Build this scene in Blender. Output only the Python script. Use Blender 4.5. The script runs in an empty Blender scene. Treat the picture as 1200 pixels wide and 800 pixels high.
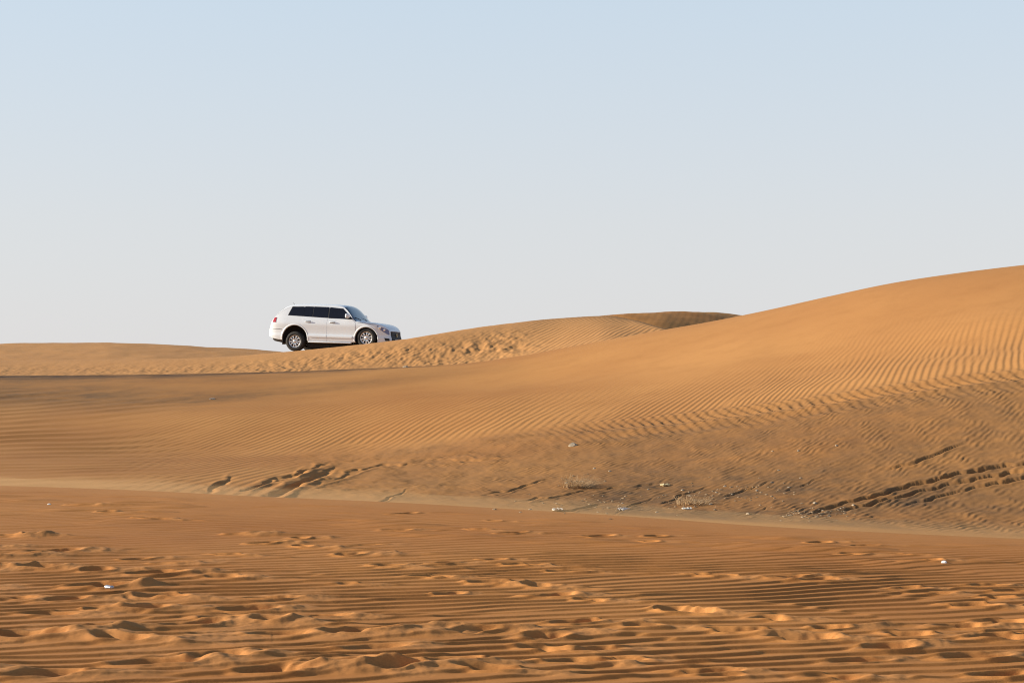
import bpy, bmesh, math, random
import numpy as np
from mathutils import Vector, Matrix

random.seed(7)
rng = np.random.default_rng(11)
scene = bpy.context.scene
COL = scene.collection
R = math.radians

# ----------------------------------------------------------------- camera
F = 1666.67            # focal length in units of a 1200-wide frame
HC = 1.6               # eye height
VH = 430.0             # eye level in the frame
cam = bpy.data.objects.new('camera', bpy.data.cameras.new('camera'))
COL.objects.link(cam)
cam.location = (0, 0, HC)
cam.rotation_euler = (R(90), 0, 0)
cam.data.lens = 50.0
cam.data.sensor_width = 36.0
cam.data.shift_y = (VH - 400) / 1200.0
cam.data.clip_end = 6000
cam.data.clip_start = 0.05
scene.camera = cam
scene.cycles.filter_width = 1.1

# ----------------------------------------------------------------- light
SUN_EL = R(17.5)
SUN_H = Vector((-0.997, 0.05))      # horizontal direction towards the sun
SUN_H.normalize()
to_sun = Vector((SUN_H.x * math.cos(SUN_EL), SUN_H.y * math.cos(SUN_EL), math.sin(SUN_EL)))
ld = bpy.data.lights.new('sun', 'SUN')
ld.energy = 5.0
ld.angle = R(0.53)
ld.color = (1.0, 0.88, 0.69)
sun = bpy.data.objects.new('sun', ld)
COL.objects.link(sun)
sun.location = (-60, 0, 40)
sun.rotation_euler = to_sun.to_track_quat('Z', 'Y').to_euler()

world = bpy.data.worlds.new('World')
scene.world = world
world.use_nodes = True
wt = world.node_tree
wt.nodes.clear()
wo = wt.nodes.new('ShaderNodeOutputWorld')
bg = wt.nodes.new('ShaderNodeBackground')
sky = wt.nodes.new('ShaderNodeTexSky')
sky.sky_type = 'NISHITA'
sky.sun_disc = False
sky.sun_elevation = SUN_EL
sky.sun_rotation = math.atan2(SUN_H.x, SUN_H.y)
sky.altitude = 0
sky.air_density = 1.0
sky.dust_density = 0.6
sky.ozone_density = 1.5
# desert haze: the air whitens towards the horizon
tcw = wt.nodes.new('ShaderNodeTexCoord')
sep = wt.nodes.new('ShaderNodeSeparateXYZ')
wt.links.new(tcw.outputs['Generated'], sep.inputs[0])
def wramp(stops):
    r = wt.nodes.new('ShaderNodeValToRGB')
    e = r.color_ramp.elements
    while len(e) < len(stops): e.new(0.5)
    for el_, (p, c) in zip(e, stops):
        el_.position = p
        el_.color = (*c, 1) if isinstance(c, tuple) else (c, c, c, 1)
    wt.links.new(sep.outputs['Z'], r.inputs[0])
    return r.outputs[0]
hz = wramp([(0.0, (0.470, 0.462, 0.468)), (0.10, (0.462, 0.473, 0.490)), (0.25, (0.425, 0.490, 0.550)), (0.5, (0.28, 0.38, 0.50))])
hw = wramp([(0.0, 0.96), (0.06, 0.93), (0.25, 0.82), (0.34, 0.25), (0.55, 0.0)])
sc10 = wt.nodes.new('ShaderNodeVectorMath'); sc10.operation = 'SCALE'; sc10.inputs['Scale'].default_value = 9.15
wt.links.new(hz, sc10.inputs[0])
mxw = wt.nodes.new('ShaderNodeMix'); mxw.data_type = 'RGBA'
wt.links.new(hw, mxw.inputs['Factor']); wt.links.new(sky.outputs[0], mxw.inputs['A']); wt.links.new(sc10.outputs[0], mxw.inputs['B'])
bg.inputs['Strength'].default_value = 0.10
wt.links.new(mxw.outputs['Result'], bg.inputs['Color'])
wt.links.new(bg.outputs[0], wo.inputs[0])

vs = scene.view_settings
vs.view_transform = 'Standard'
vs.look = 'None'
vs.gamma = 1.0
vs.use_curve_mapping = False
vs.exposure = 0.76

# ----------------------------------------------------------------- materials
def principled(name, color, rough=0.6, metal=0.0, coat=0.0, spec=0.5):
    m = bpy.data.materials.new(name)
    m.use_nodes = True
    b = m.node_tree.nodes['Principled BSDF']
    b.inputs['Base Color'].default_value = (*color, 1)
    b.inputs['Roughness'].default_value = rough
    b.inputs['Metallic'].default_value = metal
    b.inputs['Coat Weight'].default_value = coat
    b.inputs['Coat Roughness'].default_value = 0.04
    b.inputs['Specular IOR Level'].default_value = spec
    return m

def vary(m, scale, amount, bump=0.0, bump_scale=None):
    """break a flat colour up with noise, and optionally roughen the relief"""
    nt = m.node_tree
    b = nt.nodes['Principled BSDF']
    tc = nt.nodes.new('ShaderNodeTexCoord')
    n = nt.nodes.new('ShaderNodeTexNoise')
    n.inputs['Scale'].default_value = scale
    n.inputs['Detail'].default_value = 5
    nt.links.new(tc.outputs['Object'], n.inputs['Vector'])
    mr = nt.nodes.new('ShaderNodeMapRange')
    mr.inputs['From Min'].default_value = 0.3
    mr.inputs['From Max'].default_value = 0.7
    mr.inputs['To Min'].default_value = 1 - amount
    mr.inputs['To Max'].default_value = 1 + amount
    nt.links.new(n.outputs['Fac'], mr.inputs['Value'])
    mx = nt.nodes.new('ShaderNodeMix')
    mx.data_type = 'RGBA'
    mx.blend_type = 'MULTIPLY'
    mx.inputs['Factor'].default_value = 1
    mx.inputs['A'].default_value = b.inputs['Base Color'].default_value
    nt.links.new(mr.outputs[0], mx.inputs['B'])
    nt.links.new(mx.outputs['Result'], b.inputs['Base Color'])
    if bump:
        bn = nt.nodes.new('ShaderNodeBump')
        bn.inputs['Strength'].default_value = bump
        bn.inputs['Distance'].default_value = 0.01
        n2 = nt.nodes.new('ShaderNodeTexNoise')
        n2.inputs['Scale'].default_value = bump_scale or scale * 3
        nt.links.new(tc.outputs['Object'], n2.inputs['Vector'])
        nt.links.new(n2.outputs['Fac'], bn.inputs['Height'])
        nt.links.new(bn.outputs[0], b.inputs['Normal'])
    return m

def sand_material():
    m = bpy.data.materials.new('sand')
    m.use_nodes = True
    nt = m.node_tree
    N, L = nt.nodes, nt.links
    b = N['Principled BSDF']
    b.inputs['Roughness'].default_value = 0.92
    b.inputs['Specular IOR Level'].default_value = 0.12
    tc = N.new('ShaderNodeTexCoord')

    def noise(scale, detail=4, rough=0.55, stretch=None):
        n = N.new('ShaderNodeTexNoise')
        n.inputs['Scale'].default_value = scale
        n.inputs['Detail'].default_value = detail
        n.inputs['Roughness'].default_value = rough
        if stretch:
            mp = N.new('ShaderNodeMapping')
            mp.inputs['Scale'].default_value = stretch
            L.new(tc.outputs['Object'], mp.inputs['Vector'])
            L.new(mp.outputs[0], n.inputs['Vector'])
        else:
            L.new(tc.outputs['Object'], n.inputs['Vector'])
        return n.outputs['Fac']

    def ramp(fac, lo, hi, a=0.0, c=1.0):
        r = N.new('ShaderNodeMapRange')
        r.inputs['From Min'].default_value = lo
        r.inputs['From Max'].default_value = hi
        r.inputs['To Min'].default_value = a
        r.inputs['To Max'].default_value = c
        L.new(fac, r.inputs['Value'])
        return r.outputs[0]

    def mix(fac, A, B, mode='MIX'):
        x = N.new('ShaderNodeMix')
        x.data_type = 'RGBA'
        x.blend_type = mode
        for s, v in (('Factor', fac), ('A', A), ('B', B)):
            if isinstance(v, (int, float)):
                x.inputs[s].default_value = v
            elif isinstance(v, tuple):
                x.inputs[s].default_value = (*v, 1)
            else:
                L.new(v, x.inputs[s])
        return x.outputs['Result']

    def math_(op, a, c):
        x = N.new('ShaderNodeMath')
        x.operation = op
        for i, v in enumerate((a, c)):
            if isinstance(v, (int, float)):
                x.inputs[i].default_value = v
            else:
                L.new(v, x.inputs[i])
        return x.outputs[0]

    def attr(name):
        a = N.new('ShaderNodeAttribute')
        a.attribute_name = name
        return a.outputs['Fac']

    pale, deep = (0.428, 0.206, 0.066), (0.340, 0.150, 0.046)
    c = mix(ramp(noise(0.16, 3), 0.35, 0.65), deep, pale)
    c = mix(math_('MULTIPLY', attr('fresh_lit'), 0.8), c, (0.475, 0.248, 0.098))  # paler where sand is disturbed and where a sunlit tone is painted in
    # firm grey-brown ground between the dunes, laid bare in patches
    hardfac = math_('MULTIPLY', attr('hard'), ramp(noise(0.55, 6, 0.65, (0.5, 1.6, 1)), 0.22, 0.52))
    c = mix(hardfac, c, mix(ramp(noise(2.2, 5, 0.7), 0.35, 0.65), (0.140, 0.083, 0.043), (0.235, 0.120, 0.046)))
    c = mix(attr('red'), c, mix(1.0, c, (1.0, 0.92, 0.87), 'MULTIPLY'))
    # darker heavy grains in patches, and grain-scale speckle
    c = mix(ramp(noise(1.3, 6, 0.7), 0.48, 0.75, 0, 0.25), c, (0.25, 0.110, 0.034))
    sp = ramp(noise(150, 2, 0.8), 0.3, 0.7, 0.78, 1.22)
    c = mix(attr('ridge_dark'), c, (0.045, 0.028, 0.020))
    c = mix(1.0, c, sp, 'MULTIPLY')
    L.new(c, b.inputs['Base Color'])
    bn = N.new('ShaderNodeBump')
    bn.inputs['Strength'].default_value = 0.5
    bn.inputs['Distance'].default_value = 0.007
    L.new(math_('ADD', math_('MULTIPLY', noise(70, 3, 0.7), 0.25), math_('MULTIPLY', noise(13, 4, 0.6), 0.5)), bn.inputs['Height'])
    L.new(bn.outputs[0], b.inputs['Normal'])
    return m

SAND = sand_material()

# ----------------------------------------------------------------- tagging / linking helpers
def tag(o, label=None, cat=None, group=None, kind=None):
    if label: o['label'] = label
    if cat: o['category'] = cat
    if group: o['group'] = group
    if kind: o['kind'] = kind
    return o

def link_mesh(name, me, mat, parent=None, smooth=True):
    o = bpy.data.objects.new(name, me)
    COL.objects.link(o)
    if mat is not None:
        for mm in (mat if isinstance(mat, (list, tuple)) else [mat]):
            me.materials.append(mm)
    if smooth:
        me.polygons.foreach_set('use_smooth', [True] * len(me.polygons))
    if parent: o.parent = parent
    return o

def from_bm(name, bm, mat, parent=None, smooth=True):
    me = bpy.data.meshes.new(name)
    bm.normal_update()
    bm.to_mesh(me)
    bm.free()
    return link_mesh(name, me, mat, parent, smooth)

# ----------------------------------------------------------------- numeric helpers
def pchip(xs, ys, xq):
    """monotone cubic through xs,ys (1-D)"""
    xs = np.asarray(xs, float); ys = np.asarray(ys, float)
    h = np.diff(xs); dl = np.diff(ys) / h
    m = np.zeros_like(ys)
    for i in range(1, len(xs) - 1):
        if dl[i - 1] * dl[i] > 0:
            w1 = 2 * h[i] + h[i - 1]; w2 = h[i] + 2 * h[i - 1]
            m[i] = (w1 + w2) / (w1 / dl[i - 1] + w2 / dl[i])
    m[0], m[-1] = dl[0], dl[-1]
    xq = np.asarray(xq, float)
    i = np.clip(np.searchsorted(xs, xq) - 1, 0, len(xs) - 2)
    t = (xq - xs[i]) / h[i]
    t2, t3 = t * t, t * t * t
    return ((2*t3 - 3*t2 + 1) * ys[i] + (t3 - 2*t2 + t) * h[i] * m[i]
            + (-2*t3 + 3*t2) * ys[i+1] + (t3 - t2) * h[i] * m[i+1])

def pchip_cols(D, Z, Q):
    """D,Z: K x C control points per column, Q: N x C sample depths"""
    h = np.diff(D, axis=0); dl = np.diff(Z, axis=0) / h
    m = np.zeros_like(Z)
    w1 = 2 * h[1:] + h[:-1]; w2 = h[1:] + 2 * h[:-1]
    ok = dl[:-1] * dl[1:] > 0
    with np.errstate(divide='ignore', invalid='ignore'):
        mm = (w1 + w2) / (w1 / dl[:-1] + w2 / dl[1:])
    m[1:-1] = np.where(ok, mm, 0)
    m[0], m[-1] = dl[0], dl[-1]
    idx = np.zeros(Q.shape, int)
    for k in range(1, D.shape[0] - 1):
        idx += Q >= D[k][None, :]
    ci = np.broadcast_to(np.arange(D.shape[1])[None, :], Q.shape)
    d0 = D[idx, ci]; hh = h[idx, ci]
    t = np.clip((Q - d0) / hh, 0, 1)
    t2, t3 = t * t, t * t * t
    return ((2*t3 - 3*t2 + 1) * Z[idx, ci] + (t3 - 2*t2 + t) * hh * m[idx, ci]
            + (-2*t3 + 3*t2) * Z[idx + 1, ci] + (t3 - t2) * hh * m[idx + 1, ci])

PERM = rng.permutation(512).astype(np.int32)
GR = rng.uniform(0, 2 * np.pi, 512)
GX, GY = np.cos(GR).astype(np.float32), np.sin(GR).astype(np.float32)
def perlin(x, y, seed=0):
    x = x + seed * 17.31; y = y + seed * 9.77
    x, y = np.broadcast_arrays(x, y)
    xi = np.floor(x).astype(np.int32); yi = np.floor(y).astype(np.int32)
    xf = (x - xi).astype(np.float32); yf = (y - yi).astype(np.float32)
    u = xf * xf * xf * (xf * (xf * 6 - 15) + 10); v = yf * yf * yf * (yf * (yf * 6 - 15) + 10)
    def g(ix, iy, fx, fy):
        k = PERM[(PERM[ix & 511] + iy) & 511]
        return GX[k] * fx + GY[k] * fy
    a = g(xi, yi, xf, yf); b = g(xi + 1, yi, xf - 1, yf)
    c = g(xi, yi + 1, xf, yf - 1); d = g(xi + 1, yi + 1, xf - 1, yf - 1)
    return 1.5 * ((a * (1 - u) + b * u) * (1 - v) + (c * (1 - u) + d * u) * v)
def fbm(x, y, o=4, seed=0, gain=0.5):
    r = 0; a = 1; f = 1
    for i in range(o):
        r = r + a * perlin(x * f, y * f, seed + i * 3)
        a *= gain; f *= 2.03
    return r
def sstep(a, b, x):
    t = np.clip((x - a) / (b - a), 0, 1)
    return t * t * (3 - 2 * t)
def ripple(ph, a=0.7):
    p = ph - np.floor(ph)
    up = 0.5 - 0.5 * np.cos(np.pi * p / a)
    # straighter flanks, sharper crest than a cosine
    up = 0.3 * up + 0.7 * (p / a)
    q = (p - a) / (1 - a)
    dn = 0.5 * (0.5 + 0.5 * np.cos(np.pi * q)) + 0.5 * (1 - q)
    return np.where(p < a, up, dn)

# ----------------------------------------------------------------- terrain: feature lines of the dunes, each as frame height and depth
def line(pts):
    us = [p[0] for p in pts]; vs_ = [p[1] for p in pts]
    return lambda u: pchip(us, vs_, np.clip(u, us[0], us[-1]))

v_edge = line([(-3400, 545), (-600, 558), (0, 569), (150, 574), (300, 581.5), (450, 588), (600, 596.5), (750, 606), (900, 617), (1050, 625), (1200, 632), (1800, 650), (4600, 660)])
v_track = line([(-3400, 520), (-300, 532), (0, 531), (230, 538), (400, 535), (500, 525), (600, 512), (750, 497), (900, 478), (1050, 458), (1200, 441), (1500, 412), (2200, 380), (4600, 360)])
d_track = line([(-3400, 30), (0, 30), (400, 29), (600, 28), (900, 26.5), (1200, 25), (1600, 23), (4600, 20)])
v_mid = line([(-3400, 480), (0, 481), (300, 476), (600, 455), (900, 417), (1050, 389), (1200, 360), (1500, 320), (2200, 270), (4600, 240)])
d_mid = line([(-3400, 38), (0, 38), (300, 37), (600, 36), (900, 32.5), (1200, 30), (1600, 28), (4600, 25)])
v_ridge = line([(-3400, 444), (-300, 441), (0, 440), (150, 438.7), (300, 436), (450, 430.5), (540, 426), (600, 418.5), (680, 404), (760, 389.5), (785, 385.3), (830, 377.5), (870, 369.8), (900, 363.6), (975, 347), (1050, 331.6), (1125, 320.5), (1200, 311.5), (1350, 296), (1700, 262), (2400, 225), (4600, 200)])
d_ridge = line([(-3400, 46), (0, 46), (300, 44.5), (600, 43.5), (785, 42), (870, 41), (1050, 38.5), (1200, 36.5), (1600, 33), (4600, 29)])
v_car = line([(-3400, 428), (-300, 424), (0, 422.5), (100, 421), (200, 420), (270, 417.5), (310, 414.2), (346, 411.2), (385, 407.4), (427, 403), (470, 398), (520, 390), (560, 383.7), (600, 378.7), (650, 374), (710, 370.9), (740, 375), (785, 386.5), (850, 395), (1200, 400), (4600, 400)])
d_car = line([(-3400, 57), (0, 56), (250, 52.8), (346, 52.4), (470, 51.6), (600, 54), (660, 55.5), (710, 55.5), (785, 49), (850, 48), (4600, 48)])
v_far = line([(-3400, 412), (-300, 405), (0, 403), (60, 402.3), (120, 401.8), (200, 404.3), (250, 407), (300, 410), (350, 414), (450, 420), (560, 400), (640, 382), (680, 374), (710, 369.8), (740, 366.8), (790, 365.2), (830, 366.2), (865, 370), (920, 378), (1050, 395), (4600, 400)])
d_far = line([(-3400, 112), (300, 108), (450, 100), (600, 76), (710, 72), (865, 81.3), (1100, 88), (4600, 110)])

def zlos(v, d): return HC + (VH - v) * d / F

def controls(u):
    ve = v_edge(u); de = HC * F / (ve - VH)
    right = sstep(850, 1250, u)
    rows = []
    o = np.ones_like(u)
    rows.append((1.2 * o, 0 * o))                                   # 0 under the camera
    rows.append((6.8 * o, 0 * o))                                   # 1 bottom of the frame
    rows.append((de - 1.6, 0.015 * o))                              # 2
    rows.append((de, 0 * o))                                        # 3 wind edge of the near sand flat
    d = de + 0.9; rows.append((d, zlos(ve, d) - 0.10 + 0.07 * right))      # 4 slip side
    d = de + 2.4; rows.append((d, zlos(ve, d) - 0.10 + 0.05 * right))      # 5
    d = de + 4.0; rows.append((d, zlos(ve - 4 - 5 * right, d)))            # 6 foot of the dune
    d = d_track(u); rows.append((d, zlos(v_track(u), d)))           # 7
    d = d_mid(u); rows.append((d, zlos(v_mid(u), d)))               # 8
    dr = d_ridge(u); vr = v_ridge(u); rows.append((dr, zlos(vr, dr)))      # 9 ridge
    deep = sstep(700, 900, u)
    d = dr + 1.6; rows.append((d, zlos(vr, d) - 0.20 - 0.5 * deep))        # 10
    d = dr + 3.0; rows.append((d, zlos(vr + 2 * (1 - deep), d) - 0.03 - 1.2 * deep))  # 11
    dc = d_car(u); vc = v_car(u); rows.append((dc, zlos(vc, dc)))          # 12 ridge the car drives on
    terr = sstep(240, 320, u) * (1 - sstep(470, 560, u))
    d = dc + 5.0; rows.append((d, zlos(vc, dc) * terr + (1 - terr) * (zlos(vc, d) - 0.5)))  # 13
    d = dc + 10.0; rows.append((d, zlos(vc, d) - 1.6))              # 14
    df = d_far(u); vf = v_far(u); rows.append((df, zlos(vf, df)))   # 15 far skyline
    d = df + 25; rows.append((d, zlos(vf, d) - 3.5))                # 16
    rows.append((420 * o, -1.0 * o))                                # 17
    rows.append((2600 * o, -1.0 * o))                               # 18
    D = np.array([r[0] for r in rows]); Z = np.array([r[1] for r in rows])
    return D, Z

U = np.concatenate([np.linspace(-3400, -600, 50, endpoint=False), np.linspace(-600, -30, 190, endpoint=False),
                    np.linspace(-30, 1230, 1040, endpoint=False), np.linspace(1230, 1800, 190, endpoint=False),
                    np.linspace(1800, 4600, 51)])
CD, CZ = controls(U)
seg_rows = [24, 1250, 110, 40, 46, 50, 210, 150, 130, 40, 40, 110, 70, 40, 90, 26, 14, 10]
Q = []
SEG_START = []
for k, n in enumerate(seg_rows):
    SEG_START.append(len(Q))
    for j in range(n):
        t = j / n
        if k == 1:                       # finer near the lens
            t = t * (0.5 + 0.5 * t)
        Q.append(CD[k] * (1 - t) + CD[k + 1] * t)
Q.append(CD[-1])
Q = np.array(Q)
NR, NC = Q.shape
ZB = pchip_cols(CD, CZ, Q)
Yw = Q
Xw = (U[None, :] - 600) / F * Q
ROW = np.arange(NR)[:, None] * np.ones((1, NC))
def rowmask(k0, k1, soft=12):
    a, b = SEG_START[k0], (SEG_START[k1] if k1 < len(SEG_START) else NR)
    return sstep(a - soft, a + soft, ROW) * (1 - sstep(b - soft, b + soft, ROW))

Z = ZB.copy()
Um = np.broadcast_to(U[None, :], Q.shape)
HARD = np.zeros_like(Z)
RIDGE_DARK = np.zeros_like(Z)
RED = np.zeros_like(Z)
FRESH_LIT = np.zeros_like(Z)
Vb = VH + (HC - ZB) * F / Q              # frame height of the smooth dune

# ---- near sand flat -------------------------------------------------------
s0, s1 = 0, SEG_START[5]
x, y = Xw[s0:s1], Yw[s0:s1]
uu, vv = Um[s0:s1], np.clip(Vb[s0:s1], 0, 1600)
edge = v_edge(U)[None, :]
th = R(13.5)
w1 = 0.12 * perlin(x * 0.35, y * 0.5, 1) + 0.022 * perlin(x * 1.6, y * 1.9, 2) + 0.010 * perlin(x * 4, y * 5, 3)
sph = -(-x * math.sin(th) + y * math.cos(th)) + w1
w2 = 0.12 * perlin(x * 0.32, y * 0.55, 21) + 0.022 * perlin(x * 1.7, y * 2.1, 22)
th2 = R(15)
sph2 = -(-x * math.sin(th2) + y * math.cos(th2)) + w2
r1 = ripple(sph / 0.150, 0.86); r2 = ripple(sph2 / 0.160, 0.86)
bl = sstep(-0.06, 0.06, perlin(x * 0.42, y * 0.75, 5) + 0.25 * perlin(x * 1.3, y * 2.2, 6))
rip = r1 * (1 - bl) + r2 * bl
depth_fade = 1 - 0.72 * sstep(9.8, 13.2, y + 0.5 * perlin(x * 0.3, y * 0.6, 8) * 2)
depth_fade *= 1 - 0.55 * sstep(edge + 26, edge + 6, vv)
amp = 0.0195 * depth_fade * (0.88 + 0.32 * perlin(x * 0.6, y * 0.9, 7))
amp = np.clip(amp, 0.001, 0.040)
base = 0.008 * fbm(x * 0.45, y * 0.6, 3, 9) * sstep(edge - 2, edge + 12, vv)
# footprints: (u, v, size, strength)
prints = [(7,630,1.2,1),(63,649,1.3,1),(180,610,1,1),(282,628,1,1),(350,633,.8,.8),(313,639,.9,.9),(357,643,.9,1),(183,675,1.2,1.2),(263,679,1,.8),
 (122,690,1.15,1.3),(13,703,1.1,.8),(77,705,1.1,.8),(193,703,1.1,1),(127,717,1,.9),(167,717,1.1,1.1),(290,717,1,.9),(317,704,1,.9),(263,727,1.4,1.2),
 (313,733,.9,.9),(20,748,1.6,1.2),(100,742,1.1,1),(140,753,1.1,1),(373,725,1.1,.9),(190,778,1.2,1.1),(260,771,1,1.1),(320,789,1.2,1),(383,782,1.1,1),
 (93,593,.9,.9),(127,601,.9,.9),(20,654,1.1,.9),(160,657,.8,.7),(200,662,.8,.7),(267,652,.8,.7),(10,666,1,.8),(113,671,1,.8),(50,668,1.1,.8),
 (40,630,.9,.7),(60,722,1.1,.7),(225,735,1.2,.9),(330,745,1,.7),(400,745,1,.7),(60,792,1.2,.8),
 (410,652,1,1),(457,665,.9,.8),(520,662,.8,.8),(507,678,.9,.8),(577,658,.7,.7),(615,665,.8,.9),(667,672,.8,.6),(580,685,1.05,1.2),(630,689,.9,.8),(645,701,1.05,1.2),
 (693,706,.9,.8),(527,698,.7,.7),(412,686,.7,.6),(570,740,1.1,1.2),(640,748,1.1,1),(437,743,1.3,1.1),(443,760,1.0,.7),(675,733,1.1,1.2),(753,737,.9,.8),(790,718,.9,.9),
 (533,776,1.1,.9),(570,787,1.2,1.2),(683,777,1.1,1),(733,773,.9,.7),(463,787,1.1,1),(407,782,1.2,1),(560,623,.8,.7),(600,627,.8,.8),(467,623,.8,.7),(473,604,.8,.7),
 (700,630,.8,.8),(760,636,.8,.8),(770,630,.7,.6),(580,613,.7,.5),(643,762,.9,.7),(700,763,.9,.6),
 (836,677,.9,1),(920,679,.9,1),(960,682,.9,.8),(802,720,1,.9),(904,728,1,.8),(868,742,1.05,1),(972,738,1,1),(940,750,1.1,1),(1064,745,1,.9),(1128,737,1,1),
 (1176,733,1,1.1),(1174,751,1.05,1.1),(1190,744,.9,.8),(1042,762,1.1,1.2),(1146,772,1,1),(828,789,1.1,1),(976,796,1,.9),(1178,794,1.1,1.1),(1140,713,.9,1),(1170,704,.9,.9),
 (1162,690,.8,.8),(1192,697,.9,.9),(1068,693,.8,.7),(960,638,.8,.8),(1016,642,.8,.7),(1000,652,.8,.7),(1084,662,.8,.7),(860,640,.7,.6),(1096,698,.8,.6),(1010,776,1,.7)]
extra = []
for _ in range(46):                       # the walked ground goes on beside the frame
    uo = random.choice([random.uniform(-520, -10), random.uniform(1210, 1750), random.uniform(-520, -10)])
    extra.append((uo, random.uniform(640, 800), random.uniform(.8, 1.3), random.uniform(.7, 1.2)))
for _ in range(6):                       # older ones, half blown over
    extra.append((random.uniform(0, 1200), random.uniform(625, 795), random.uniform(.7, 1.1), random.uniform(.25, .5)))
prx = np.zeros_like(x); erase = np.zeros_like(x)
for (pu, pv, ps, pa) in prints + extra:
    pd = HC * F / (pv - VH)
    px = (pu - 600) / F * pd
    ang = random.uniform(-0.35, 0.25)
    j0 = np.searchsorted(U, pu - 1.1 * F / pd); j1 = np.searchsorted(U, pu + 1.5 * F / pd)
    sel = np.where((y[:, (j0 + j1) // 2] > pd - 0.9) & (y[:, (j0 + j1) // 2] < pd + 0.9))[0]
    if len(sel) == 0: continue
    i0, i1 = sel[0], sel[-1] + 1
    xx = x[i0:i1, j0:j1] - px; yy = y[i0:i1, j0:j1] - pd
    wob = 0.035 * perlin(xx * 5 + px * 3, yy * 6 + pd * 5, 31) + 0.007 * perlin(xx * 13 + px * 3, yy * 15 + pd * 5, 32)
    xr = xx * math.cos(ang) + yy * math.sin(ang) + wob
    yr = -xx * math.sin(ang) + yy * math.cos(ang) + wob
    a, b_ = 0.135 * ps * random.uniform(.8, 1.4), 0.060 * ps * random.uniform(.7, 1.3)
    rr = np.sqrt((xr / a) ** 2 + (yr / b_) ** 2)
    hole = -0.050 * pa * ps * (1 - sstep(0.5, 1.15, rr))
    rim = 0.014 * pa * np.exp(-((rr - 1.35) / 0.35) ** 2)
    mx_, my_ = random.uniform(0.26, 0.36) * ps, random.uniform(-0.05, 0.05)
    big = 1.0 if (pu < 460 and pv > 625) else 0.0
    ml, mw = random.uniform(0.19, 0.27) * ps * (1 + 0.25 * big), random.uniform(0.065, 0.10) * ps * (1 + 0.4 * big)
    xm = xr - mx_; ym = yr - my_
    # pushed-up sand: gentle towards the print, steeper on the far end
    lw = np.where(xm < 0, ml, ml * 0.45)
    rm = np.sqrt((xm / lw) ** 2 + (ym / mw) ** 2)
    mound = random.uniform(0.013, 0.021) * pa * ps * (1 + 0.6 * big) * np.exp(-rm ** 2 * 1.1)
    mound = mound * (1 + 0.35 * perlin(xx * 7 + px, yy * 9 + pd, 33))
    tail = 0.012 * pa * np.exp(-((xm - ml) / (ml * 0.9)) ** 2 - (ym / (mw * 0.6)) ** 2)
    prx[i0:i1, j0:j1] += hole + rim + mound + tail
    er = np.maximum(np.exp(-(rr / 1.1) ** 4), np.exp(-(rm / 0.95) ** 4)) * min(1, pa * 1.15)
    erase[i0:i1, j0:j1] = np.maximum(erase[i0:i1, j0:j1], er)
# trampled, wind-smoothed heaps on the left
tr = (1 - sstep(300, 460, uu)) * sstep(638, 665, vv) * (0.35 + 0.65 * sstep(-0.15, 0.35, perlin(x * 0.8, y * 0.9, 41)))
heap = 0.020 * tr * np.maximum(0, fbm(x * 0.9, y * 1.25, 3, 43)) ** 1.2
erase = np.maximum(erase, tr * sstep(0.12, 0.5, fbm(x * 0.9, y * 1.25, 3, 43)))
# long low drifts near the far edge
drift = 0.018 * np.maximum(0, fbm(x * 0.55, y * 1.9, 3, 45) - 0.15) * sstep(edge + 70, edge + 20, vv) * sstep(edge + 2, edge + 14, vv) * 2.2
on = 1 - rowmask(3, 19, 10)[s0:s1]
Z[s0:s1] += (rip * amp * (1 - 0.72 * erase) + base + prx + heap + drift + 0.0045 * erase * fbm(x * 7, y * 9, 3, 30, 0.6)) * on
FRESH_LIT[s0:s1] = 0.6 * np.clip(erase, 0, 1) * on  # disturbed sand at the prints, plus the mounds' lit tone painted in
RED[s0:s1] = on

# ---- dune slope behind ----------------------------------------------------
s0, s1 = SEG_START[3], SEG_START[10] + 20
x, y = Xw[s0:s1], Yw[s0:s1]
uu, vv = Um[s0:s1], Vb[s0:s1]
vt = v_track(U)[None, :]; vr_ = v_ridge(U)[None, :]; ve_ = v_edge(U)[None, :]
on = rowmask(4, 10, 14)[s0:s1]
up = np.maximum(sstep(4, -14, vv - vt), 1 - sstep(300, 380, uu))                           # above the track line: clean rippled slope
cosint = 0.30 * (y - 21) + 0.5 * 0.018 * (y - 21) ** 2
warp = 0.30 * perlin(x * 0.16, y * 0.13, 51) + 0.10 * perlin(x * 0.6, y * 0.35, 52) + 0.03 * perlin(x * 1.3, y * 1.0, 48) + 0.025 * perlin(x * 1.9, y * 1.1, 53)
s = 0.96 * x - cosint + warp
warpb = 0.30 * perlin(x * 0.17, y * 0.12, 54) + 0.08 * perlin(x * 0.6, y * 0.33, 55)
sb = 0.95 * x - cosint * 1.03 + warpb
ra = ripple(s / 0.140, 0.62); rb = ripple(sb / 0.152, 0.62)
bl = sstep(-0.2, 0.2, perlin(x * 0.33, y * 0.2, 56) + 0.3 * perlin(x * 1.2, y * 0.8, 57))
ripr = ra * (1 - bl) + rb * bl
s_l = 0.96 * x - 0.05 * (y - 21) - 0.013 * (y - 21) ** 2 + warp
rl_ = ripple(s_l / 0.205, 0.62); rl2 = ripple((s_l + warpb - warp) / 0.22, 0.62)
lf = 1 - sstep(560, 800, uu + 60 * perlin(x * 0.2, y * 0.2, 50))
rip = ripr * (1 - lf) + (rl_ * (1 - bl) + rl2 * bl) * lf
patch = 0.55 + 0.6 * fbm(x * 0.12, y * 0.13, 2, 58)
band = np.exp(-((vv - (vt - 0.40 * (vt - vr_))) / 34.0) ** 2)      # strongest ripples low on the slope
low = np.maximum(np.exp(-((vv - vt + 10) / 16.0) ** 2), (1 - sstep(300, 380, uu)) * sstep(500, 530, vv) * 0.8)
str_r = sstep(500, 900, uu)
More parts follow.
